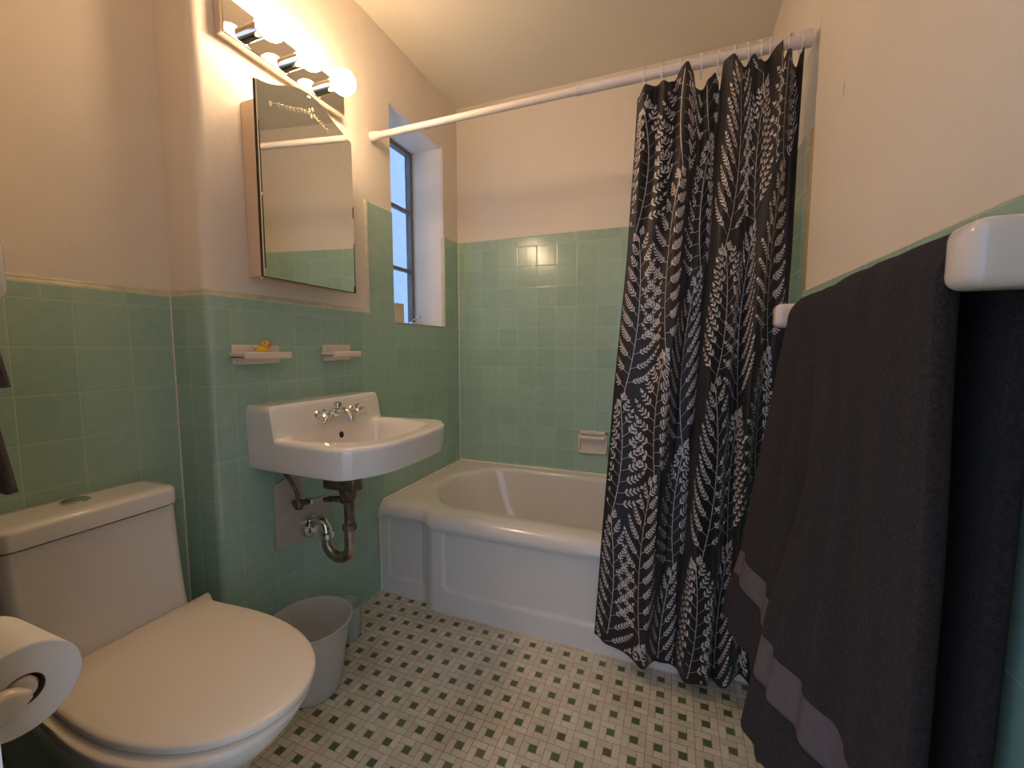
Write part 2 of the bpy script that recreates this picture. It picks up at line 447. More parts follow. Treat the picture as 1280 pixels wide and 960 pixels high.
m.build('tile_wainscot', ['tile_back', 'bullnose'], wb, uvf=lambda p: (p.x, p.z))
m = MB(); m.box(-.0, .0035, YB-.0035, YB, .40, ZHIGH-.003); m.build('corner_caulk', 'caulk', wb)
m = MB(); m.box(-.1505, -.1475, BUMP-.003, BUMP, .0, ZLOW-.003); m.build('corner_caulk', 'caulk', wl)
m = MB(); sheet(m, [(XR, FY), (XR, YE)], 0, ZLOW, [(-1, 0)]*2, bead=.003)
m.build('tile_wainscot', ['tile_right', 'bullnose'], wr, uvf=lambda p: (p.y, p.z))
m = MB(); sheet(m, [(XR, YE+.012), (XR, YB)], .3, ZHIGH, [(-1, 0)]*2, bead=0)
rows = []
for k in range(7):
    a = PI/2*k/6; rows.append([(XR+.014-.014*math.cos(a), YE+.012-.012*math.sin(a), z) for z in (.0, ZHIGH-.005)])
m.quadgrid(rows, 1)
m.build('tub_end_tile', ['tile_right_high', 'trim'], wr, uvf=lambda p: (p.y, p.z))
m = MB(); sheet(m, [(-.15, FY), (.62, FY)], 0, ZLOW, [(0, 1)]*2)
m.build('tile_wainscot', ['tile_right', 'bullnose'], wf, uvf=lambda p: (p.x, p.z))

# --- window
m = MB(); fw = .022
xa, xb = WX-.02, WX+.012
m.box(xa, xb, WY0, WY0+fw, WZ0, WZ1); m.box(xa, xb, WY1-fw, WY1, WZ0, WZ1)
m.box(xa, xb, WY0+fw, WY1-fw, WZ0, WZ0+fw); m.box(xa, xb, WY0+fw, WY1-fw, WZ1-fw, WZ1)
w1 = struct(m.build('window_1', 'steel', bevel=.002))
m = MB()
for z in (1.50, 1.82): m.box(xa+.004, xb-.006, WY0+fw, WY1-fw, z-.009, z+.009)
m.box(xa+.004, xb-.006, 1.815, 1.833, WZ0+fw, WZ1-fw)
m.build('muntin_bars', 'steel', w1, bevel=.002)
m = MB()
for (ya, yb) in ((WY0+fw, 1.815), (1.833, WY1-fw)):
    for (za, zb) in ((WZ0+fw, 1.491), (1.509, 1.811), (1.829, WZ1-fw)):
        m.box(WX-.008, WX-.005, ya, yb, za, zb)
m.build('window_pane', 'glass', w1, fix=False)
m = MB()
m.box(WX+.010, WX+.03, 1.99, 2.035, WZ0+.012, WZ0+.03, r=.003)
m.tube([(WX+.03, 2.0, WZ0+.03), (WX+.05, 1.985, WZ0+.042), (WX+.085, 1.965, WZ0+.044), (WX+.11, 1.955, WZ0+.06)], [.005, .005, .006, .007], 10)
m.build('crank_handle', 'chrome', w1)
m = MB(); m.box(-.125, -.085, 1.735, 1.79, WZ0+.0015, WZ0+.105, r=.003)
tag(m.build('small_box', 'tan'), 'small tan box standing on the tiled window sill', 'box')

# ================================================================== BATHTUB
tub = empty('bathtub', (.76, 1.8, 0), 'white enamelled built-in bathtub with panelled front along the back wall', 'bathtub')
ZR = .407
def yfront(x):
    d = min(x, XR-x)
    return 1.449 - .041*smooth((d-.215)/.085)
n_s = 220
def outer(inset, z, nx=90, ny=20):
    """closed loop, walls side flush; inset only towards the room"""
    pts = []
    x0, x1, yb = .002, XR-.002, YB-.004
    for i in range(nx): x = lerp(x0, x1, i/nx); pts.append((x, yfront(x)+inset, z))
    for i in range(ny): pts.append((x1, lerp(yfront(x1)+inset, yb, i/ny), z))
    for i in range(nx): pts.append((lerp(x1, x0, i/nx), yb, z))
    for i in range(ny): pts.append((x0, lerp(yb, yfront(x0)+inset, i/ny), z))
    return pts
def inner(x0, x1, y0, y1, rl, rr_, z, nx=90, ny=20):
    """rounded opening sampled to match outer(): ray-march from the centre"""
    o = outer(0, z, nx, ny); cx, cy = .76, 1.83; pts = []
    def sd(x, y):
        r = rl if x < cx else rr_
        hx, hy = (x1-x0)/2, (y1-y0)/2; mx, my = (x0+x1)/2, (y0+y1)/2
        qx, qy = abs(x-mx)-hx+r, abs(y-my)-hy+r
        return math.hypot(max(qx, 0), max(qy, 0))+min(max(qx, qy), 0)-r
    for (px_, py_, _) in o:
        # direction blended so samples spread evenly
        tx = lerp(x0+rl*.35, x1-rr_*.35, (px_)/XR); sx = tx
        dx, dy = px_-cx, py_-cy
        # start point on the long axis
        ax = max(x0+rl, min(x1-rr_, lerp(x0, x1, px_/XR))); ay = (y0+y1)/2
        if py_ > YB-.01 or py_ < 1.47: fx, fy = lerp(x0, x1, px_/XR), (y1+.3 if py_ > 1.8 else y0-.3)
        else: fx, fy = (x0-.3 if px_ < cx else x1+.3), lerp(y0, y1, (py_-1.41)/(YB-1.41))
        ddx, ddy = fx-ax, fy-ay; L = math.hypot(ddx, ddy); ddx /= L; ddy /= L
        lo, hi = 0., 1.6
        for _ in range(32):
            mid = (lo+hi)/2
            if sd(ax+ddx*mid, ay+ddy*mid) < 0: lo = mid
            else: hi = mid
        pts.append((ax+ddx*lo, ay+ddy*lo, z))
    return pts
m = MB()
rows = []
def drop(pts, w):
    return [(x, y, z-w*.022*(1-smooth(x/.05))*(1-smooth((y-1.45)/.06))) for x, y, z in pts]
rows.append(outer(.0, ZR-.064))
for k in range(11):      # rolled front edge
    a = PI/2*k/10; rows.append(drop(outer(-.007+.046*(1-math.cos(a)), ZR-.050+.047*math.sin(a)), 1-.5*k/10))
rows.append(drop(outer(.055, ZR-.0012), .3))
bx0, bx1, by0, by1 = .098, 1.42, 1.515, 2.135
ins = [(0, ZR), (.004, ZR-.002), (.010, ZR-.009), (.015, ZR-.022), (.022, ZR-.06), (.034, ZR-.12), (.05, ZR-.19), (.07, ZR-.255), (.095, ZR-.295), (.13, ZR-.320), (.18, ZR-.332), (.24, ZR-.336)]
for d, z in ins:
    rows.append(inner(bx0+d*1.9, bx1-d*1.1, by0+d*.9, by1-d*.9, .27-d*.4, .20-d*.3, z))
b = m.quadgrid(rows, 0, closed=True)
m.cap(b+(len(rows)-1)*len(rows[0]), len(rows[0]))
m.build('tub_shell', 'enamel', tub, sharp=60)
# apron with raised border round sunken panels
m = MB(); NX, NZ = 420, 70; rows = []
def panel(x, z, x0, x1, z0, z1, w=.012, r=.03):
    hx, hz = (x1-x0)/2, (z1-z0)/2; qx, qz = abs(x-(x0+x1)/2)-hx+r, abs(z-(z0+z1)/2)-hz+r
    d = math.hypot(max(qx, 0), max(qz, 0))+min(max(qx, qz), 0)-r
    return smooth(-d/w+.5)
for j in range(NZ+1):
    z = lerp(0, ZR-.045, j/NZ); row = []
    for i in range(NX+1):
        x = lerp(.002, XR-.002, i/NX)
        y = yfront(x)+.004
        y += .009*panel(x, z, .345, XR-.345, .095, .50)
        y += .006*panel(x, z, .05, .225, .075, .50, .010, .02) + .006*panel(x, z, XR-.225, XR-.05, .075, .50, .010, .02)
        y += .010*smooth((z-.30)/.06)*0
        
        row.append((x, y, z))
    rows.append(row)
m.quadgrid(rows, 0)
m.build('apron', 'enamel', tub, sharp=60)
m = MB(); m.tube([(0.008, YB-.0075, ZR), (XR-.01, YB-.0075, ZR)], .0065, 8); m.tube([(.0065, 1.475, ZR), (.0065, YB-.008, ZR)], .005, 8)
m.tube([(.005, 1.453, .004), (.005, 1.453, ZR-.05), (.005, 1.458, ZR-.03), (.0055, 1.475, ZR-.004)], .0045, 8)
m.build('caulk_line', 'caulk', tub)
# recessed soap dish with grab bar, back wall
sd_ = empty('soap_dish', (.80, YB, .575), 'white ceramic soap dish with a grab bar, set in the tiled wall above the bathtub', 'soap dish')
m = MB(); x0, x1, z0, z1 = .717, .872, .516, .638; yf = YB-.014
for (a0, a1, c0, c1) in ((x0, x1, z1-.020, z1), (x0, x1, z0, z0+.016), (x0, x0+.014, z0, z1), (x1-.014, x1, z0, z1)):
    m.box(a0, a1, yf, YB, c0, c1, r=.004)
m.box(x0+.01, x1-.01, YB-.004, YB, z0+.01, z1-.01)
m.build('dish_frame', 'ceramic', sd_)
m = MB(); m.box(x0+.012, x1-.012, yf-.020, yf-.004, z1-.042, z1-.026, r=.004); m.box(x0+.010, x0+.022, yf-.018, yf+.004, z1-.042, z1-.02, r=.003); m.box(x1-.022, x1-.010, yf-.018, yf+.004, z1-.042, z1-.02, r=.003)
m.build('grab_bar', 'ceramic', sd_)

# ================================================================== SINK
YC = 1.095
sink = empty('wall_hung_sink', (0, YC, .72), 'white porcelain wall-hung sink with chamfered front corners and raised back ledge', 'sink')
HWT = [(0, .225), (.33, .254), (.365, .2545), (.385, .249), (.405, .233), (.425, .208), (.442, .182), (.453, .158), (.461, .128), (.4655, .095), (.468, .05), (.469, .02)]
def hw(x): return interp(HWT, x)
XF = .469
def sink_z(x, y):
    a = abs(y-YC)
    z = .81
    # basin
    hx, hy, r = .150, .200 - .045*smooth((x-.22)/.20), .07
    qx, qy = abs(x-.262)-hx+r, a-hy+r
    d = math.hypot(max(qx, 0), max(qy, 0))+min(max(qx, qy), 0)-r
    soft = .040+.050*smooth((x-.15)/.12)
    z -= .108*smooth(-d/soft) + .005*smooth(-(d-.012)/.02)
    # ledge
    led = smooth((.128-x)/.022)
    z = lerp(z, .905, led) if led > 0 else z
    # rounding of the outer edge
    R = .014 if x > .12 else .018
    sl = (hw(x+.002)-hw(x-.002))/.004
    db = min((hw(x)-a)/math.sqrt(1+sl*sl), XF-x)
    if db < R: z -= R-math.sqrt(max(0, R*R-(R-max(db, 0))**2))
    return z
xs = [0, .02, .05, .08, .095, .103]+[.106+.0025*k for k in range(12)]+[.14+.006*k for k in range(38)]+[.366+.003*k for k in range(33)]+[.463, .464, .465, .466, .467, .468, .4685, .469]
xs = sorted(set(round(x, 5) for x in xs))
ts = []
K = 64
for k in range(K+1):
    t = -1+2*k/K; ts.append(t)
for e_ in (.5, .75, .88, .94, .97, .985, .994): 
    ts += [-(1-(1-e_)*.06), (1-(1-e_)*.06)]
ts = sorted(set(ts))
m = MB()
rows = [[(x, YC+t*hw(x), sink_z(x, YC+t*hw(x))) for t in ts] for x in xs]
m.quadgrid(rows, 0)
def zb(x): return lerp(.708, .722, x/.47)
# skirt following the boundary
bd = [(x, YC-hw(x)) for x in xs]+[(XF, YC+t*hw(XF)) for t in ts[1:-1]]+[(x, YC+hw(x)) for x in reversed(xs)]
sk = []
for f in (0, .12, .5, .9, .97, 1.0):
    row = []
    for x, y in bd:
        zt = sink_z(x, y); zz = lerp(zt, zb(x), f)
        ins_ = .0 if f < .9 else (.002 if f < .98 else .007)
        sc = 1-.014*f
        row.append((max(0, (x-ins_)*sc if x > .1 else x), YC+(y-YC)*(1-.012*f)-(ins_ if y > YC else -ins_)*(1 if f > .9 else 0), zz))
    sk.append(row)
b = m.quadgrid(sk, 0)
for f, dz in ((.80, 0), (.70, -.012), (.55, -.022), (.25, -.028)):
    sk.append([(.245+(x-.245)*f, YC+(y-YC)*f, zb(x)*(1-.0)+dz) for x, y, _ in sk[5]])
m.quadgrid(sk[5:], 0)
m.cap(len(m.v)-len(bd), len(bd))
m.build('basin', 'porcelain', sink, sharp=50)
ohx = min((abs(sink_z(.12+.001*k, 1.118)-.776), .12+.001*k) for k in range(60))[1]
m = MB(); m.sphere((ohx, 1.118, .776), .0105, sc=(.45, 1, 1.15)); m.build('overflow_hole', 'dark', sink)
m = MB(); m.lathe((.27, YC, .6965), (0, 0, 1), [(.0, 0), (.024, 0), (.024, .005), (.018, .007), (.0, .007)]); m.build('drain_ring', 'chrome', sink)
# faucet
fc = M['chrome']
m = MB(); FX = .112
m.box(FX, FX+.022, 1.082, 1.130, .842, .872, r=.008)
m.tube([(FX+.015, 1.106, .858), (FX+.04, 1.106, .864), (FX+.058, 1.106, .858), (FX+.068, 1.106, .846), (FX+.07, 1.106, .834)], [.013, .012, .011, .0105, .0105], 16)
m.tube([(FX+.012, 1.04, .857), (FX+.012, 1.172, .857)], .007, 12)
m.lathe((FX+.02, 1.100, .872), (0, 0, 1), [(.008, 0), (.008, .006), (.013, .010), (.013, .018), (.006, .022), (0, .022)], 20)
m.build('spout', 'chrome', sink)
for y, la in ((1.030, -.5), (1.180, .45)):
    m = MB()
    m.lathe((FX-.006, y, .857), (1, 0, 0), [(.018, 0), (.018, .006), (.012, .013), (.010, .028), (.015, .034), (.015, .046), (.010, .052), (0, .053)], 24)
    for a in (0, 1, 2, 3):
        t = a*PI/2+.5
        m.tube([(FX+.038, y, .857), (FX+.040, y+.022*math.cos(t), .857+.022*math.sin(t))], [.0045, .006], 8)
    m.tube([(FX+.045, y, .857), (FX+.052, y+.03*la*1.6, .857-.022)], [.005, .0035], 8)
    m.build('faucet_handle', 'chrome', sink)

# plumbing under the sink
pl_ = empty('drain_pipe', (0, 1.075, .37), 'chrome P-trap drain pipe with tarnished brass tailpiece, under the sink', 'pipe')
def arcpts(c, r, a0, a1, y, n=10): return [(c[0]+r*math.cos(lerp(a0, a1, k/n)), y, c[1]+r*math.sin(lerp(a0, a1, k/n))) for k in range(n+1)]
py = 1.068
m = MB()
m.box(.105, .238, py-.024, py+.026, .604, .700, r=.010)
m.box(.13, .215, py-.04, py+.04, .69, .716, r=.006)
m.tube([(.195, py, .612), (.195, py, .590), (.195, py, .568)], [.032, .027, .0175], 20)
m.tube([(.095, py-.004, .560), (.12, py-.003, .566), (.16, py, .570), (.195, py, .560)], [.009, .010, .011, .013], 12)
m.tube([(.195, py, .58), (.195, py, .485)], .0165, 20)
m.build('tailpiece', 'brass', pl_)
m = MB(); m.lathe((.195, py, .470), (0, 0, 1), [(.018, 0), (.024, .002), (.024, .012), (.020, .022), (.017, .024)], 24); m.build('slip_nut', 'brass', pl_)
m = MB()
m.tube([(.195, py, .49)]+arcpts((.145, .415), .05, 0, -PI, py, 14)[0:]+[(.095, py, .43)], .0185, 22)
m.build('trap_bend', 'dull_chrome', pl_)
m = MB()
m.lathe((.095, py, .425), (0, 0, 1), [(.019, 0), (.024, .003), (.024, .018), (.019, .022)], 24)
m.tube([(.095, py, .44), (.092, py, .458), (.080, py+.001, .474), (.062, py+.003, .482), (.045, py+.005, .478), (.025, py+.007, .462), (.008, py+.008, .454)], .0175, 22)
m.build('trap_arm', 'chrome', pl_)
m = MB(); m.lathe((.0065, py+.010, .452), (1, 0, 0), [(.043, 0), (.043, .006), (.038, .018), (.024, .026), (.019, .027)], 32); m.build('wall_flange', 'chrome', pl_)
sv = empty('supply_valve', (0, 1.0, .56), 'small tarnished shut-off valve and supply tube between sink and cover plate', 'valve')
m = MB()
m.tube([(.0, 1.02, .553), (.05, 1.0, .563)], .009, 12); m.lathe((.05, 1.0, .545), (0, 0, 1), [(.011, 0), (.013, .004), (.013, .024), (.009, .03)], 16)
m.tube([(.045, .985, .562), (.058, 1.025, .562)], .0105, 12)
m.build('valve_body', 'brass', sv)
m = MB(); m.tube([(.052, .997, .575), (.050, .990, .61), (.048, .972, .650), (.045, .945, .69), (.045, .93, .715)], .0055, 12); m.build('supply_tube', 'brass', sv)
m = MB(); m.lathe((.062, 1.024, .562), (.3, 1, 0), [(.004, 0), (.012, .004), (.014, .010), (.010, .014), (0, .015)], 18); m.build('valve_knob', 'chrome', sv)
m = MB(); m.prism([(.947, .411), (1.165, .411), (1.165, .532), (1.052, .545), (1.052, .66), (.947, .635)], .0015, .006, 'x')
tag(m.build('cover_plate', 'plate', bevel=.001), 'L-shaped off-white cover plate on the tiles behind the drain pipe', 'cover plate')

# ================================================================== WALL CERAMICS
def dish(name, y0, y1, z0, z1, ty0, ty1, tz, label, cat, holes=False):
    e_ = empty(name, (0, (y0+y1)/2, z0), label, cat)
    m = MB(); m.box(.0005, .016, y0, y1, z0, z1, r=.006); m.build('back_plate', 'ceramic', e_)
    m = MB()
    m.box(.012, .075, ty0, ty1, tz-.020, tz-.009, r=.004)
    m.box(.069, .077, ty0, ty1, tz-.020, tz, r=.0035); m.box(.012, .077, ty0, ty0+.008, tz-.020, tz, r=.0035); m.box(.012, .077, ty1-.008, ty1, tz-.020, tz, r=.0035)
    if holes: m.box(.012, .075, ty0+.004, ty1-.004, tz-.012, tz-.001, r=.003)
    m.build('tray', 'ceramic', e_)
    if holes:
        for k in range(3):
            m = MB(); m.lathe((.045, ty0+.03+k*(ty1-ty0-.06)/2, tz-.004), (0, 0, 1), [(0, 0), (.008, 0), (.008, .0035), (0, .0036)], 16)
            m.build('brush_hole', 'dark', e_)
    return e_
dish('wall_soap_dish', .832, .985, 1.026, 1.084, .822, .976, 1.063, 'white ceramic wall soap dish with a rubber duck on it, left above the sink', 'soap dish')
dish('toothbrush_holder', 1.166, 1.300, 1.028, 1.087, 1.150, 1.288, 1.062, 'smaller empty ceramic holder, right above the sink', 'toothbrush holder', True)
dk = empty('rubber_duck', (.040, .905, 1.0545), 'small yellow rubber duck with orange beak sitting on a wall soap dish', 'rubber duck')
m = MB(); m.sphere((.040, .905, 1.066), .017, sc=(.85, 1.3, .72)); m.sphere((.040, .886, 1.074), .007, sc=(.7, 1.1, .8)); m.sphere((.040, .912, 1.085), .0125); m.build('duck_body', 'duck', dk)
m = MB(); m.sphere((.050, .920, 1.083), .0062, sc=(1.1, 1.2, .6)); m.build('beak', 'beak', dk)
for s_ in (-1, 1):
    m = MB(); m.sphere((.0505 if s_ > 0 else .043, .9165-(.012 if s_ > 0 else -.006), 1.090), .0019); m.build('eye', 'dark', dk)

# ================================================================== MEDICINE CABINET
cb = empty('medicine_cabinet', (0, 1.08, 1.28), 'mirrored medicine cabinet with arched worn mirror above the sink', 'medicine cabinet')
m = MB(); m.box(-.006, .046, .908, 1.245, 1.285, 1.785); m.build('cabinet_body', 'cab', cb, bevel=.003)
# the mirror door stands a few degrees open, hinged on its right edge. Door plane: s = distance from the hinge, z
HY, HX, HA = 1.268, .058, math.radians(5.5)
def on_door(m):
    """(x = out of the glass, y = -distance from the hinge, z) -> room"""
    m.v = [(HX + x*math.cos(HA) - y*math.sin(HA), HY + y*math.cos(HA) + x*math.sin(HA), z) for x, y, z in m.v]
    return m
prof = [(.397, 1.807), (.380, 1.8095), (.362, 1.814), (.343, 1.821), (.3235, 1.830), (.302, 1.841), (.282, 1.851), (.263, 1.859), (.245, 1.866), (.228, 1.870), (.210, 1.873), (.194, 1.8745), (.176, 1.874), (.158, 1.872), (.142, 1.868), (.126, 1.8625), (.108, 1.855), (.091, 1.848), (.068, 1.8405), (.045, 1.834), (.02, 1.827), (-.004, 1.820), (-.0085, 1.812), (-.0075, 1.281), (.399, 1.277)]
P2 = [(-a, b_) for a, b_ in prof]
m = MB(); m.prism(P2, .004, .010, 'x'); on_door(m).build('mirror_door', 'mirror', cb)
m = MB(); m.prism([(-.195+(y+.195)*1.008, 1.56+(z-1.56)*1.003) for y, z in P2], -.002, .0038, 'x'); on_door(m).build('door_backing', 'mirror_edge', cb)
for (a, b_, c, d) in ((-.398, -.3945, 1.30, 1.70), (.004, .0073, 1.29, 1.46), (.0035, .0078, 1.55, 1.59), (-.002, .0085, 1.279, 1.302)):
    m = MB(); m.box(.0102, .0106, a, b_, c, d); on_door(m).build('worn_edge', 'mirror_edge', cb)
m = MB(); m.box(.046, .056, .905, 1.255, 1.277, 1.283); m.build('bottom_lip', 'cab', cb)
def strip(m, pts, w, x=.0104):
    for (a, b_) in zip(pts, pts[1:]):
        d = Vector((b_[0]-a[0], b_[1]-a[1])).normalized(); n_ = Vector((-d.y, d.x))*w/2
        m.face([(x, -a[0]-n_.x, a[1]-n_.y), (x, -b_[0]-n_.x, b_[1]-n_.y), (x, -b_[0]+n_.x, b_[1]+n_.y), (x, -a[0]+n_.x, a[1]+n_.y)])
def dot(m, a, z, ra, rz): m.face([(.0105, -a+ra*math.cos(t), z+rz*math.sin(t)) for t in [2*PI*i/8 for i in range(8)]])
# etched sprig along the arch
m = MB()
curve = [(.353, 1.765), (.33, 1.776), (.30, 1.785), (.27, 1.796), (.24, 1.809), (.21, 1.816), (.185, 1.817), (.16, 1.813), (.14, 1.808), (.112, 1.798)]
strip(m, curve, .0016)
for (a, z), (b_, y) in zip(curve[1:], curve[2:]):
    for f in (0, .5):
        u, v = lerp(a, b_, f), lerp(z, y, f)
        for s_ in (1, -1): m.face([(.0104, -u, v), (.0104, -u+.005, v+.004*s_), (.0104, -u+.012, v+.008*s_), (.0104, -u+.007, v+.0015*s_)])
for k in range(4): a = PI/2*k+.3; dot(m, .188+.011*math.cos(a), 1.822+.013*math.sin(a), .005, .0065)
dot(m, .353, 1.764, .005, .008)
on_door(m).build('etched_sprig', 'etch', cb)
m = MB(); strip(m, [(.045, 1.785), (.040, 1.755), (.038, 1.715)], .0015)
for z in (1.752, 1.725, 1.708): dot(m, .038, z, .004, .005)
on_door(m).build('etched_drop', 'etch', cb)
for (a, z, sc) in ((.2, 1.861, (.6, 1, 1)), (.397, 1.50, (.6, .8, 1.3))):
    m = MB(); m.sphere((.011, -a, z), .0055, sc=sc, seg=12); on_door(m).build('mirror_clip', 'chrome', cb)

# ================================================================== VANITY LIGHT
lt = empty('vanity_light', (0, 1.067, 1.975), 'mirrored chrome strip light with three lit globe bulbs above the cabinet mirror', 'wall light')
m = MB(); m.box(-.006, .030, .843, 1.291, 1.925, 2.026); m.build('back_plate', 'polished', lt, bevel=.0035)
for y in (.925, 1.062, 1.199):
    m = MB(); m.lathe((.030, y, 1.975), (1, 0, 0), [(.021, 0), (.021, .040), (.019, .042), (.0, .042)], 28); so = m.build('socket', 'polished', lt)
    m = MB(); m.lathe((.066, y, 1.975), (1, 0, 0), [(0.0, 0), (.014, 0), (.017, .008)]+[(.040*math.sin(a), .045-.040*math.cos(a)) for a in [.55+(PI-.55)*k/14 for k in range(15)]], 32)
    m.build('bulb', 'bulb', so)

# ================================================================== TOILET
TC = .514
tl = empty('toilet', (.2, TC, 0), 'white one-piece toilet with closed lid, in the recess left of the sink', 'toilet')
def sgn(v): return 1 if v >= 0 else -1
def dshape(x0, x1, h, hr=None, n=72, p=2.3, flare=0., mid=.42):
    """toilet plan outline: straight-ish back at x0, rounded nose at x1, half width h"""
    pts = []; L = x1-x0; xm = x0+L*mid
    hr = h if hr is None else hr
    # nose from +h side round to -h side
    for k in range(n+1):
        a = -PI/2+PI*k/n
        c, s_ = math.cos(a), math.sin(a)
        pts.append((xm+(x1-xm)*abs(c)**(2/p), h*sgn(s_)*abs(s_)**(2/p)))
    for k in range(1, 12):
        t = k/12; x = lerp(xm, x0, t)
        w = lerp(h, hr, smooth(t)) + flare*smooth((t-.75)/.25)
        pts.append((x, w))
    w = hr+flare
    for k in range(9): pts.append((x0, lerp(w, -w, k/8)))
    for k in range(1, 12):
        t = 1-k/12; x = lerp(xm, x0, t)
        w = lerp(h, hr, smooth(t)) + flare*smooth((t-.75)/.25)
        pts.append((x, -w))
    return pts
# bowl and skirt
m = MB(); rows = []
for z, x1, h, x0 in ((0, .345, .122, -.142), (.02, .345, .122, -.142), (.10, .355, .124, -.142), (.18, .385, .130, -.142), (.25, .430, .142, -.142), (.31, .485, .158, -.142), (.35, .522, .168, -.142), (.375, .538, .174, -.142), (.388, .541, .175, -.142), (.392, .536, .172, -.142)):
    rows.append([(x, TC+y, z) for x, y in dshape(x0, x1, h, min(h, .145), mid=.5)])
m.loops(rows)
m.build('bowl', 'porcelain', tl, sharp=50)
# tank
m = MB(); rows = []
for z, xf, h in ((.36, .06, .158), (.40, .042, .157), (.44, .032, .157), (.50, .022, .158), (.60, .010, .159), (.674, .002, .160)):
    rows.append([(x, y, z) for x, y in rrect((xf-.142)/2, TC, (xf+.142)/2, h, .03)])
m.loops(rows); m.build('tank', 'porcelain', tl, sharp=50)
m = MB(); rows = []
for dz, ins_ in ((.6775, .004), (.680, 0), (.712, 0), (.718, .003), (.722, .010), (.723, .03)):
    rows.append([(x, y, dz) for x, y in rrect((.008-.144)/2, TC, (.008+.144)/2+.002-ins_, .163-ins_, .034-ins_*.6)])
m.loops(rows); m.build('tank_lid', 'porcelain', tl, sharp=50)
m = MB(); m.lathe((-.082, TC-.004, .7225), (0, 0, 1), [(.026, 0), (.026, .003), (.023, .005), (.0, .005)], 36); fb = m.build('flush_button', 'chrome', tl)
fb.data.transform(Matrix.Identity(4))
m = MB(); m.box(-.0826, -.0814, TC-.026, TC+.018, .7272, .7279); m.lathe((-.082, TC-.018, .7274), (0, 0, 1), [(.0, 0), (.009, 0), (.009, .002), (0, .0022)], 20); m.build('button_split', 'dull_chrome', fb)
# seat ring and lid
m = MB(); rows = []
for z, g in ((.392, .004), (.394, 0), (.402, 0), (.405, .003)):
    rows.append([(x, TC+y, z) for x, y in dshape(.055, .549-g, .176-g, .165, mid=.45, p=2.2)])
m.loops(rows); m.build('seat', 'seat', tl, sharp=50)
m = MB(); rows = []
for z, g in ((.409, .006), (.411, .001), (.418, 0), (.4225, .0035), (.424, .010), (.4255, .05), (.4265, .11)):
    rows.append([(x, TC+y, z) for x, y in [(px_, py_+.012) for px_, py_ in dshape(.042+g, .553-g, .173-g, .160-g, flare=.022, mid=.42, p=2.15)]])
m.loops(rows); m.build('lid', 'seat', tl, sharp=50)

# ================================================================== BINS
m = MB(); bx, by = .150, .935
prof_o = [(.080, .0), (.084, .003), (.116, .214), (.120, .218), (.1245, .224), (.1245, .228), (.121, .2295), (.117, .225), (.113, .214), (.081, .008), (.0, .008)]
m.lathe((bx, by, 0), (0, 0, 1), [(0., 0)]+prof_o, 56, caps=False)
tag(m.build('waste_bin', 'frost'), 'white frosted plastic waste bin on the floor between toilet and sink wall', 'waste bin')
m = MB(); m.lathe((.075, 1.165, 0), (0, 0, 1), [(0, 0), (.046, 0), (.048, .003), (.056, .118), (.058, .122), (.056, .124), (.053, .118), (.045, .006), (0, .006)], 40, caps=False)
tag(m.build('plastic_tub', 'clearp'), 'small clear plastic tub on the floor behind the white waste bin', 'container')

# ================================================================== SHOWER ROD, RINGS, CURTAIN
YROD, ZROD = 1.473, 1.938
rd = empty('shower_rod', (.75, YROD, ZROD), 'white tension shower curtain rod spanning the room above the bathtub', 'curtain rod')
m = MB(); m.tube([(.012, YROD, ZROD), (.95, YROD, ZROD)], .0130, 24); m.build('inner_tube', 'rod', rd)
m = MB(); m.tube([(.86, YROD, ZROD), (1.50, YROD, ZROD)], .0155, 24); m.lathe((.852, YROD, ZROD), (1, 0, 0), [(.0135, 0), (.0162, .002), (.0162, .012), (.0155, .014)], 24); m.build('outer_tube', 'rod', rd)
m = MB(); m.lathe((.0, YROD, ZROD), (1, 0, 0), [(.019, 0), (.018, .02), (.015, .045), (.013, .047)], 24); m.build('end_cap', 'rod', rd)
m = MB(); m.lathe((XR+.005, YROD, ZROD), (-1, 0, 0), [(.022, 0), (.021, .02), (.0195, .05), (.0155, .052)], 24); m.build('end_cap', 'rod', rd)

ring_x = [1.075, 1.130, 1.180, 1.236, 1.288, 1.330, 1.362, 1.392, 1.420, 1.446, 1.470, 1.492]
YTOP = YROD-.036
def xl(v): return interp([(0, .952), (.3, .968), (.62, .985), (.95, 1.002), (1.35, 1.030), (1.68, 1.048), (1.90, 1.055)], v)
def xr_(v): return interp([(0, 1.440), (.6, 1.462), (1.35, 1.485), (1.9, 1.498)], v)
def ymean(z): return interp([(0, 1.352), (.45, 1.356), (1.0, 1.392), (1.9, YTOP)], z)
def fold(t, z):
    """depth of the folds, negative = towards the room"""
    k = smooth((z-.9)/1.0)
    w = t + .018*math.sin(2*PI*t*1.3+z*1.1)
    lowf = sinterp([(0, .5), (.12, -.1), (.20, .05), (.36, -1.), (.425, .95), (.475, .95), (.60, -1.), (.71, -.5), (.755, .8), (.86, -.9), (.94, .7), (1., .1)], w)
    hif = math.cos(2*PI*(t*7.2+.1)+.6*math.sin(5*t))
    mid_ = .22*math.sin(2*PI*t*11+z*2.)
    a = lerp(.034, .014, k)
    return a*lowf + lerp(.0008, .017, k)*hif + lerp(.001, .005, k)*mid_
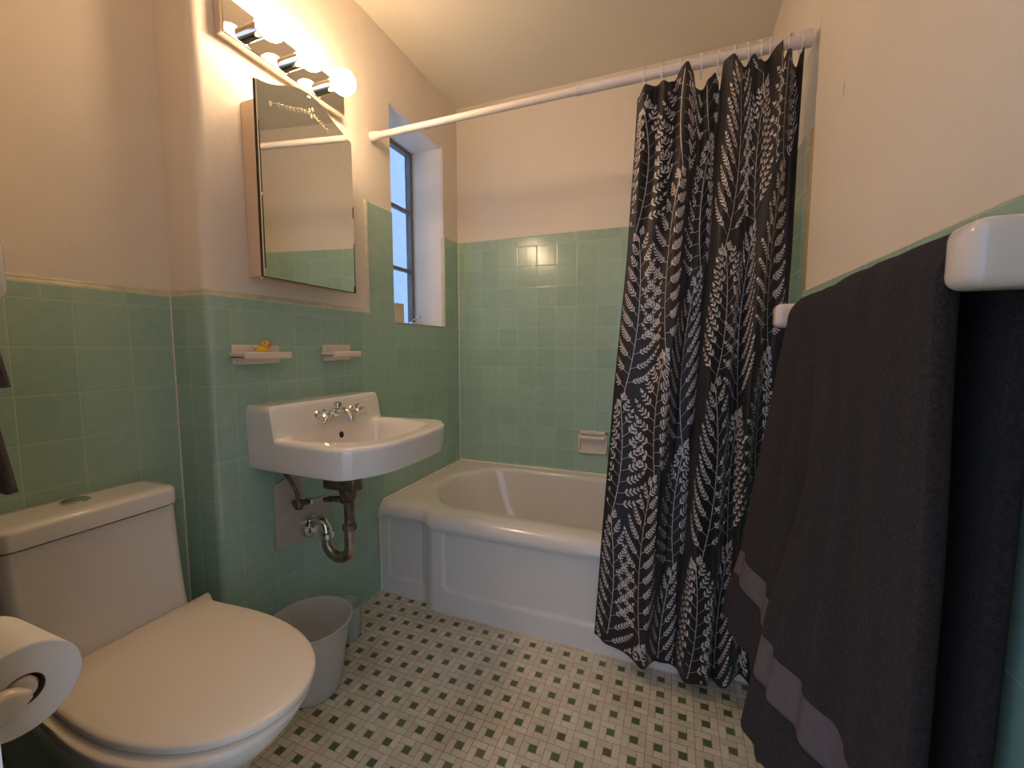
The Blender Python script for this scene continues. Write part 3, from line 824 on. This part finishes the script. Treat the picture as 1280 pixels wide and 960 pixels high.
TOP = [(1.046, 1.872), (1.062, 1.874), (1.082, 1.896), (1.105, 1.900), (1.125, 1.897), (1.145, 1.890), (1.160, 1.902), (1.182, 1.925), (1.200, 1.928), (1.215, 1.905), (1.226, 1.862), (1.245, 1.858), (1.262, 1.880), (1.277, 1.900), (1.286, 1.878), (1.291, 1.848), (1.297, 1.925), (1.318, 1.920), (1.338, 1.900), (1.352, 1.895), (1.375, 1.926), (1.388, 1.900), (1.400, 1.892), (1.432, 1.930), (1.442, 1.934), (1.446, 1.880), (1.455, 1.905), (1.466, 1.912), (1.474, 1.885), (1.484, 1.875), (1.494, 1.915), (1.498, 1.915)]
def ztop(x): return sinterp(TOP, x)-.012
def zbot(t):
    x = lerp(xl(0), xr_(0), t)
    return .050+interp([(.952, .050), (1.05, .025), (1.17, -.005), (1.20, .0), (1.225, .012), (1.25, .0), (1.34, -.012), (1.37, .02), (1.40, .03), (1.44, .0)], x)
def surf(t, f):
    """t across 0..1, f from hem (0) to top (1)"""
    xt = lerp(xl(1.9), xr_(1.9), t)
    z = lerp(zbot(t), ztop(xt), f)
    x = lerp(xl(z), xr_(z), t) + .005*math.sin(2*PI*t*4.2+1.)*smooth((1.7-z)/.4)
    if t == 0 or t == 1: pass
    y = ymean(z) + fold(t, z)
    x -= .0*fold(t, z)
    return Vector((x, y, z))
NU, NV = 300, 110
ref = [surf(i/NU, .5) for i in range(NU+1)]
cum = [0]
for a, b_ in zip(ref, ref[1:]): cum.append(cum[-1]+(b_-a).length)
UW = cum[-1]
def t_of_u(u):
    u = max(0, min(UW, u))
    lo, hi = 0, NU
    while hi-lo > 1:
        mm = (lo+hi)//2
        if cum[mm] <= u: lo = mm
        else: hi = mm
    return (lo+(u-cum[lo])/(cum[hi]-cum[lo]))/NU
VH = 1.84
m = MB()
rows = [[surf(i/NU, j/NV) for i in range(NU+1)] for j in range(NV+1)]
m.quadgrid(rows, 0)
def onsurf(u, v):
    t, f = t_of_u(u), max(0, min(1, v/VH)); p = surf(t, f)
    e1 = surf(min(1, t+.002), f)-surf(max(0, t-.002), f); e2 = surf(t, min(1, f+.003))-surf(t, max(0, f-.003))
    n_ = e1.cross(e2).normalized()
    return p + n_*(.0011 if n_.y < 0 else -.0011)
def inside(u, v): return .003 < u < UW-.003 and .004 < v < VH-.012
def poly_on(m, pts):
    if all(inside(*p) for p in pts): m.face([onsurf(*p) for p in pts], 1)
def leaf(m, u, v, a, L, W):
    c, s_ = math.cos(a), math.sin(a)
    P = [(0, 0), (.3, .42), (.62, .5), (.85, .3), (1, 0), (.85, -.3), (.62, -.5), (.3, -.42)]
    poly_on(m, [(u+L*x*c-W*y*s_, v+L*x*s_+W*y*c) for x, y in P])
def ribbon(m, pts, w):
    for (a, b_) in zip(pts, pts[1:]):
        dx, dy = b_[0]-a[0], b_[1]-a[1]; L = math.hypot(dx, dy) or 1
        nx_, ny_ = -dy/L*w/2, dx/L*w/2
        poly_on(m, [(a[0]-nx_, a[1]-ny_), (b_[0]-nx_, b_[1]-ny_), (b_[0]+nx_, b_[1]+ny_), (a[0]+nx_, a[1]+ny_)])
def branch(m, u, v, a, L, curl, step, ll, lw, spread):
    pts = [(u, v)]; n_ = max(3, int(L/step)); d = L/n_
    for k in range(n_):
        t = (k+1)/n_
        a += curl/n_
        u += d*math.cos(a); v += d*math.sin(a); pts.append((u, v))
        sz = (.75+.35*math.sin(PI*min(1, t*1.05)))*(1-.35*t)
        if k > 0 or n_ < 5:
            for s_ in (1, -1): leaf(m, u, v, a+s_*spread, ll*sz, lw*sz)
    leaf(m, u, v, a, ll*.8, lw*.8)
    ribbon(m, pts, .0012)
def frond(m, u, v, H, lean, kind, rnd):
    n_ = int(H/(.044 if kind == 0 else .038)); pts = [(u, v)]; a = PI/2+lean; d = H/n_
    for k in range(n_):
        t = (k+1)/n_
        a -= lean*1.7/n_
        u += d*math.cos(a); v += d*math.sin(a); pts.append((u, v))
        if kind == 0:
            L = .094*(math.sin(PI*min(1, .30+t*.68))**.7)+.012
            for s_ in (1, -1):
                branch(m, u, v+(.4*d if s_ > 0 else 0), a-s_*lerp(1.25, .55, t), L*rnd.uniform(.9, 1.08), s_*lerp(.75, .25, t), .0108, .0168, .0052, .60)
        else:
            L = .075*(math.sin(PI*min(1, .3+t*.68))**.7)+.012
            for s_ in (1, -1):
                branch(m, u, v+(.5*d if s_ > 0 else 0), a-s_*lerp(1.35, .75, t), L*rnd.uniform(.9, 1.1), s_*.45, .0135, .0190, .0068, .78)
    leaf(m, u, v, a, .016, .005)
    ribbon(m, pts, .0020)
rnd = random.Random(11)
lay = []
cu = .03; col = 0
while cu < UW+.05:
    v = [-.10, -.34, -.22, -.02][col % 4]
    k = col % 2
    while v < VH:
        H = .52 if k == 0 else .38
        lay.append((cu+rnd.uniform(-.008, .008), v, H, (.22 if (col % 3) else -.22), k)); v += H+.015; k = 1-k
    cu += .142; col += 1
for (u, v, H, ln, k) in lay: frond(m, u, v, H, ln, k, rnd)
cur = m.build('shower_curtain', ['hem', 'leaf'], None, fix=False, sharp=180)
tag(cur, 'black shower curtain with white fern print, gathered at the right of the tub', 'shower curtain')
# wire rings
def ring_mesh():
    m = MB(); pts = []
    for k in range(33):
        a = 2*PI*k/32; pts.append((.004*math.sin(a*1), -.006+.0225*math.sin(a), -.014+.035*math.cos(a)))
    m.tube(pts, .0016, 8, caps=False)
    m.sphere((0, -.004, .0220), .0042, seg=10)
    return m
rg = ring_mesh()
o0 = rg.build('curtain_ring', 'rod'); o0.location = (ring_x[0], YROD, ZROD)
tag(o0, 'white wire curtain ring on the rod, holding up the fern curtain', 'curtain ring', 'rings holding the shower curtain')
for x in ring_x[1:]:
    o = o0.copy(); C.objects.link(o); o.location = (x, YROD, ZROD); o.rotation_euler.z = rnd.uniform(-.25, .25)

# ================================================================== TOWEL BARS AND TOWELS
def towel_bar(name, wallx, side, y0, y1, z, label, axis='y'):
    e_ = empty(name, (wallx, (y0+y1)/2, z), label, 'towel bar')
    for (a, b_) in ((y0, y0+.050), (y1-.050, y1)):
        m = MB(); m.box(wallx-.099, wallx+.004, a, b_, z-.036, z+.022, r=.013, seg=4); m.box(wallx-.012, wallx+.004, a-.012, b_+.012, z-.046, z+.034, r=.009, seg=3); m.build('bar_post', 'ceramic', e_)
    m = MB(); m.box(wallx-.064, wallx-.044, y0+.04, y1-.04, z-.010, z+.010, r=.004); m.build('bar', 'ceramic', e_)
    return e_
towel_bar('towel_bar', XR, 1, .462, 1.245, 1.160, 'white ceramic towel bar on the right wall, carrying two dark bath towels')

def towel(name, y0, y1, front, crease, zband, zhem, label, seed, backz=.42, wx=XR):
    """front(z) -> x of the front layer; hangs over the bar at x=wx-.054"""
    e_ = empty(name, (wx-.06, (y0+y1)/2, .36), label, 'towel')
    r = random.Random(seed); ph = [r.uniform(0, 6.28) for _ in range(8)]
    th = .018
    ztop_ = 1.188
    path = []      # (kind, z)
    def outer_pt(s, y):
        pass
    ny = 70; zs = []
    nz = 90
    def disp(y, z):
        t = (y-y0)/(y1-y0); dn = .35+.65*smooth((1.15-z)/.35)
        d = 0
        for (c, w, a) in crease: d += a*math.exp(-((t-c)/w)**2)
        d += .0025*math.sin(9*t*2+ph[0]+z*1.5)+.0018*math.sin(23*t+ph[1]-z*3)
        return d*dn
    def fx(y, z):
        return front(y, z) - disp(y, z)
    def make(z_lo, z_hi, mat, nm, parent, outset=0.):
        m = MB(); n_ = max(4, int((z_hi-z_lo)/.01)); rows = []
        for j in range(n_+1):
            z = lerp(z_lo, z_hi, j/n_); rows.append([(fx(lerp(y0, y1, i/ny), z)-outset, lerp(y0, y1, i/ny)+edge(i/ny, z), z+hem(i/ny, z)) for i in range(ny+1)])
        inner_rows = [[(p[0]+th, p[1], p[2]) for p in rw] for rw in rows]
        m.quadgrid(rows, 0); m.quadgrid(inner_rows, 0, flip=True)
        for rw, iw in ((rows[0], inner_rows[0]), (rows[-1], inner_rows[-1])):
            mid = [((a[0]+b_[0])/2, a[1], a[2]-(.006 if rw is rows[0] else 0)) for a, b_ in zip(rw, iw)]
            m.quadgrid([rw, mid, iw], 0)
        for k in (0, -1):
            a = [rw[k] for rw in rows]; b_ = [rw[k] for rw in inner_rows]
            sg = -1 if k == 0 else 1
            mid = [((p[0]+q[0])/2, p[1]+sg*.006, p[2]) for p, q in zip(a, b_)]
            m.quadgrid([a, mid, b_], 0)
        return m.build(nm, mat, parent, sharp=70)
    def hem(t, z): return .012*math.sin(t*5+ph[3])*smooth((.75-z)/.4)
    def edge(t, z): return (.003*math.sin(z*7+ph[4])*(1 if t > .5 else .5))*abs(2*t-1)*smooth((1.15-z)/.2)
    # front terry, woven band, lower terry
    make(zband[1], 1.135, 'towel', 'front_fold', e_)
    make(zband[0], zband[1]-.001, 'towel_band', 'woven_band', e_, -.0015)
    make(zhem, zband[0]-.001, 'towel', 'lower_fold', e_)
    # top roll over the bar and rear layer
    m = MB(); rows, irows = [], []
    xb = wx-.054; zc_ = 1.160; rear = wx-.024
    for k in range(17):
        a = PI*k/16
        row, irow = [], []
        for i in range(ny+1):
            y = lerp(y0, y1, i/ny); xf = fx(y, 1.135); zo = .032-.006*smooth(abs(2*i/ny-1)*4-3)
            cx_ = (xf+rear+.006)/2; rx = (rear+.006-xf)/2
            zz = 1.135 + math.sin(a)*(.025+zo)*1.0
            row.append((cx_-rx*math.cos(a), y+edge(i/ny, 1.135), zz)); irow.append((cx_-(rx-th)*math.cos(a), y+edge(i/ny, 1.135), 1.135+math.sin(a)*(.025+zo-th)))
        rows.append(row); irows.append(irow)
    for j in range(1, 36):
        z = lerp(1.135, backz, j/35)
        rows.append([(rear+.006, lerp(y0, y1, i/ny)+edge(i/ny, z), z) for i in range(ny+1)]); irows.append([(rear+.006-th, lerp(y0, y1, i/ny)+edge(i/ny, z), z) for i in range(ny+1)])
    m.quadgrid(rows, 0); m.quadgrid(irows, 0, flip=True)
    for k in (0, -1):
        a = [rw[k] for rw in rows]; b_ = [rw[k] for rw in irows]; sg = -1 if k == 0 else 1
        mid = [((p[0]+q[0])/2, p[1]+sg*.006, (p[2]+q[2])/2) for p, q in zip(a, b_)]
        m.quadgrid([a, mid, b_], 0)
    m.quadgrid([rows[-1], irows[-1]], 0)
    m.build('top_fold', 'towel', e_, sharp=70)
    return e_
def front_far(y, z):
    f = interp([(.30, .126), (.42, .112), (.56, .082), (.82, .050), (1.045, .022), (1.135, .008)], z)
    return 1.446 - f*lerp(.55, 1, smooth((y-.95)/.22))
def front_near(y, z):
    f = interp([(.30, .078), (.36, .080), (.46, .066), (.58, .050), (.69, .028), (.77, .012), (.85, .0), (1.135, .0)], z)
    return 1.420 - f*smooth((y-.60)/.27)
towel('bath_towel', .897, 1.182, front_far, [(.10, .07, -.014), (.33, .10, .007), (.52, .07, -.006), (.72, .08, .005), (.90, .08, -.004), (-.02, .06, -.02)], (.49, .555), .372, 'dark charcoal bath towel, farther of two on the right wall bar', 3)
towel('bath_towel', .528, .880, front_near, [(.97, .05, .005), (.87, .045, -.006), (.77, .05, .005), (.64, .04, -.005), (.53, .05, .005), (.42, .04, -.005), (.27, .07, .006), (.12, .06, -.006), (.0, .06, -.01)], (.462, .543), .350, 'dark charcoal bath towel, nearer and larger in view of two on the right wall bar', 5)

# left (front-wall) towel bar with a hand towel, only its end shows
hb = empty('hand_towel_bar', (.5, FY, 1.15), 'white ceramic towel bar at the left edge, on the wall beside the doorway', 'towel bar')
m = MB(); m.box(.545, .590, FY-.003, FY+.085, 1.120, 1.182, r=.011, seg=4); m.build('bar_post', 'ceramic', hb)
m = MB(); m.box(.105, .150, FY-.003, FY+.085, 1.120, 1.182, r=.011, seg=4); m.build('bar_post', 'ceramic', hb)
m = MB(); m.box(.14, .55, FY+.045, FY+.065, 1.140, 1.160, r=.004); m.build('bar', 'ceramic', hb)
def hand_towel(name, x0, x1, zf, th, oy, label, tip):
    m = MB(); rows = []; yb_ = FY+.055
    prof_ = []
    for k in range(13): a = PI*k/12; prof_.append((yb_+(.018+oy)*math.cos(a), 1.150+(.016+oy)*math.sin(a)))
    front = [(yb_+.018+oy+.012*smooth((1.15-z)/.3), z) for z in [lerp(zf, 1.14, k/20) for k in range(21)]]
    back = [(yb_-.018-oy, z) for z in [lerp(1.14, zf+.08, k/12) for k in range(13)]]
    P = front+prof_+back
    nx_ = 24
    for (y, z) in P:
        row = []
        for i in range(nx_+1):
            t = i/nx_; x = lerp(x0, x1, t); dn = smooth((1.15-z)/.25)
            row.append((x+tip*dn*t+.006*math.sin(z*25), y+.006*math.sin(t*14)*dn+ .01*dn*(t > .9)*(y > yb_), z-.02*t*dn))
        rows.append(row)
    m.quadgrid(rows, 0)
    o = m.build(name, 'towel_brown', None, solid=th, sharp=70)
    tag(o, label, 'towel'); return o
hand_towel('hand_towel', .20, .490, .93, .009, .002, 'long brown hand towel at the left edge, its corner hanging above the toilet tank', .02)
hand_towel('washcloth', .34, .515, 1.040, .006, .013, 'short brown washcloth folded over the hand towel at the left edge', .018)

# ================================================================== TOILET PAPER
tp = empty('toilet_paper_holder', (.5, FY, .70), 'white paper holder arms and roller left of the toilet, in the foreground', 'toilet paper holder')
PX, PYc, PZ = .541, .2055, .7035
m = MB()
for (a, b_, s_) in ((PX+.006, PX+.024, 1), (PX-.148, PX-.130, -1)):
    bm = bmesh.new()
    rows = []
    for f in [k/10 for k in range(11)]:
        y = lerp(FY-.002, PYc-.008, f); h = lerp(.032, .0155, smooth(f*1.1)); zc_ = lerp(PZ-.016, PZ, smooth(f))
        if f == 1.: h *= .75; 
        rows.append([(x, y, z) for x, z in rrect((a+b_)/2, zc_, (b_-a)/2, h, .007, 4)])
    bm.free()
    rows.append([(lerp((a+b_)/2, p[0], .6), p[1]+.008, lerp(PZ, p[2], .45)) for p in rows[-1]])
    m.loops(rows)
    m.build('holder_arm', 'ceramic', tp, sharp=60); m = MB()
m = MB(); m.box(PX-.165, PX+.04, FY-.003, FY+.010, PZ-.055, PZ+.035, r=.006); m.build('wall_plate', 'ceramic', tp)
m = MB(); m.tube([(PX-.131, PYc, PZ), (PX-.02, PYc, PZ), (PX-.0, PYc, PZ), (PX+.007, PYc, PZ)], [.008, .012, .012, .009], 20); m.build('roller', 'ceramic', tp)
rl = empty('toilet_roll', (PX-.05, PYc, PZ-.05), 'white toilet paper roll on its holder, in the foreground at the lower left', 'toilet paper')
m = MB(); m.lathe((PX-.102, PYc, PZ-.003), (1, 0, 0), [(.0175, -.014), (.048, -.014), (.0495, -.0125), (.0495, .1005), (.048, .102), (.0175, .102)], 64, caps=False)
m.build('paper', 'paper', rl, sharp=40)
m = MB(); m.lathe((PX-.102, PYc, PZ-.003), (1, 0, 0), [(.0178, -.014), (.0178, .1015), (.0168, .1015), (.0168, -.014)], 40, caps=False); m.build('cardboard_core', 'card', rl, sharp=40)

# ================================================================== CAMERA
yaw, pitch = .3723, .0851
cd = bpy.data.cameras.new('camera'); cam = bpy.data.objects.new('camera', cd); C.objects.link(cam)
cd.sensor_fit = 'HORIZONTAL'; cd.sensor_width = 36; cd.lens = 525.29/1280*36; cd.clip_start = .02; cd.clip_end = 60
fwd = Vector((-math.sin(yaw)*math.cos(pitch), math.cos(yaw)*math.cos(pitch), -math.sin(pitch)))
right = Vector((math.cos(yaw), math.sin(yaw), 0)); up = right.cross(fwd)
R_ = Matrix((right, up, -fwd)).transposed().to_4x4()
cam.matrix_world = Matrix.Translation((1.1945, 0, 1.0739)) @ R_
S.camera = cam

# ================================================================== DAYLIGHT
w = bpy.data.worlds.new('daylight'); S.world = w; w.use_nodes = True
nt = w.node_tree; nt.nodes.clear()
out = nt.nodes.new('ShaderNodeOutputWorld'); bg = nt.nodes.new('ShaderNodeBackground')
tc = nt.nodes.new('ShaderNodeTexCoord'); sp = nt.nodes.new('ShaderNodeSeparateXYZ'); nt.links.new(tc.outputs['Generated'], sp.inputs[0])
r = nt.nodes.new('ShaderNodeValToRGB'); nt.links.new(sp.outputs[0], r.inputs[0])
mr = nt.nodes.new('ShaderNodeMapRange'); mr.inputs[1].default_value = -1; mr.inputs[2].default_value = .2
nt.links.new(sp.outputs[0], mr.inputs[0]); nt.links.new(mr.outputs[0], r.inputs[0])
r.color_ramp.elements[0].position = .3; r.color_ramp.elements[0].color = (.36, .62, 1.05, 1)
r.color_ramp.elements[1].position = .8; r.color_ramp.elements[1].color = (1.15, 1.42, 2.0, 1)
nt.links.new(r.outputs[0], bg.inputs[0]); bg.inputs[1].default_value = .82
nt.links.new(bg.outputs[0], out.inputs[0])

vs = S.view_settings
vs.view_transform = 'Standard'; vs.look = 'None'; vs.gamma = 1; vs.use_curve_mapping = False
vs.exposure = 0.38
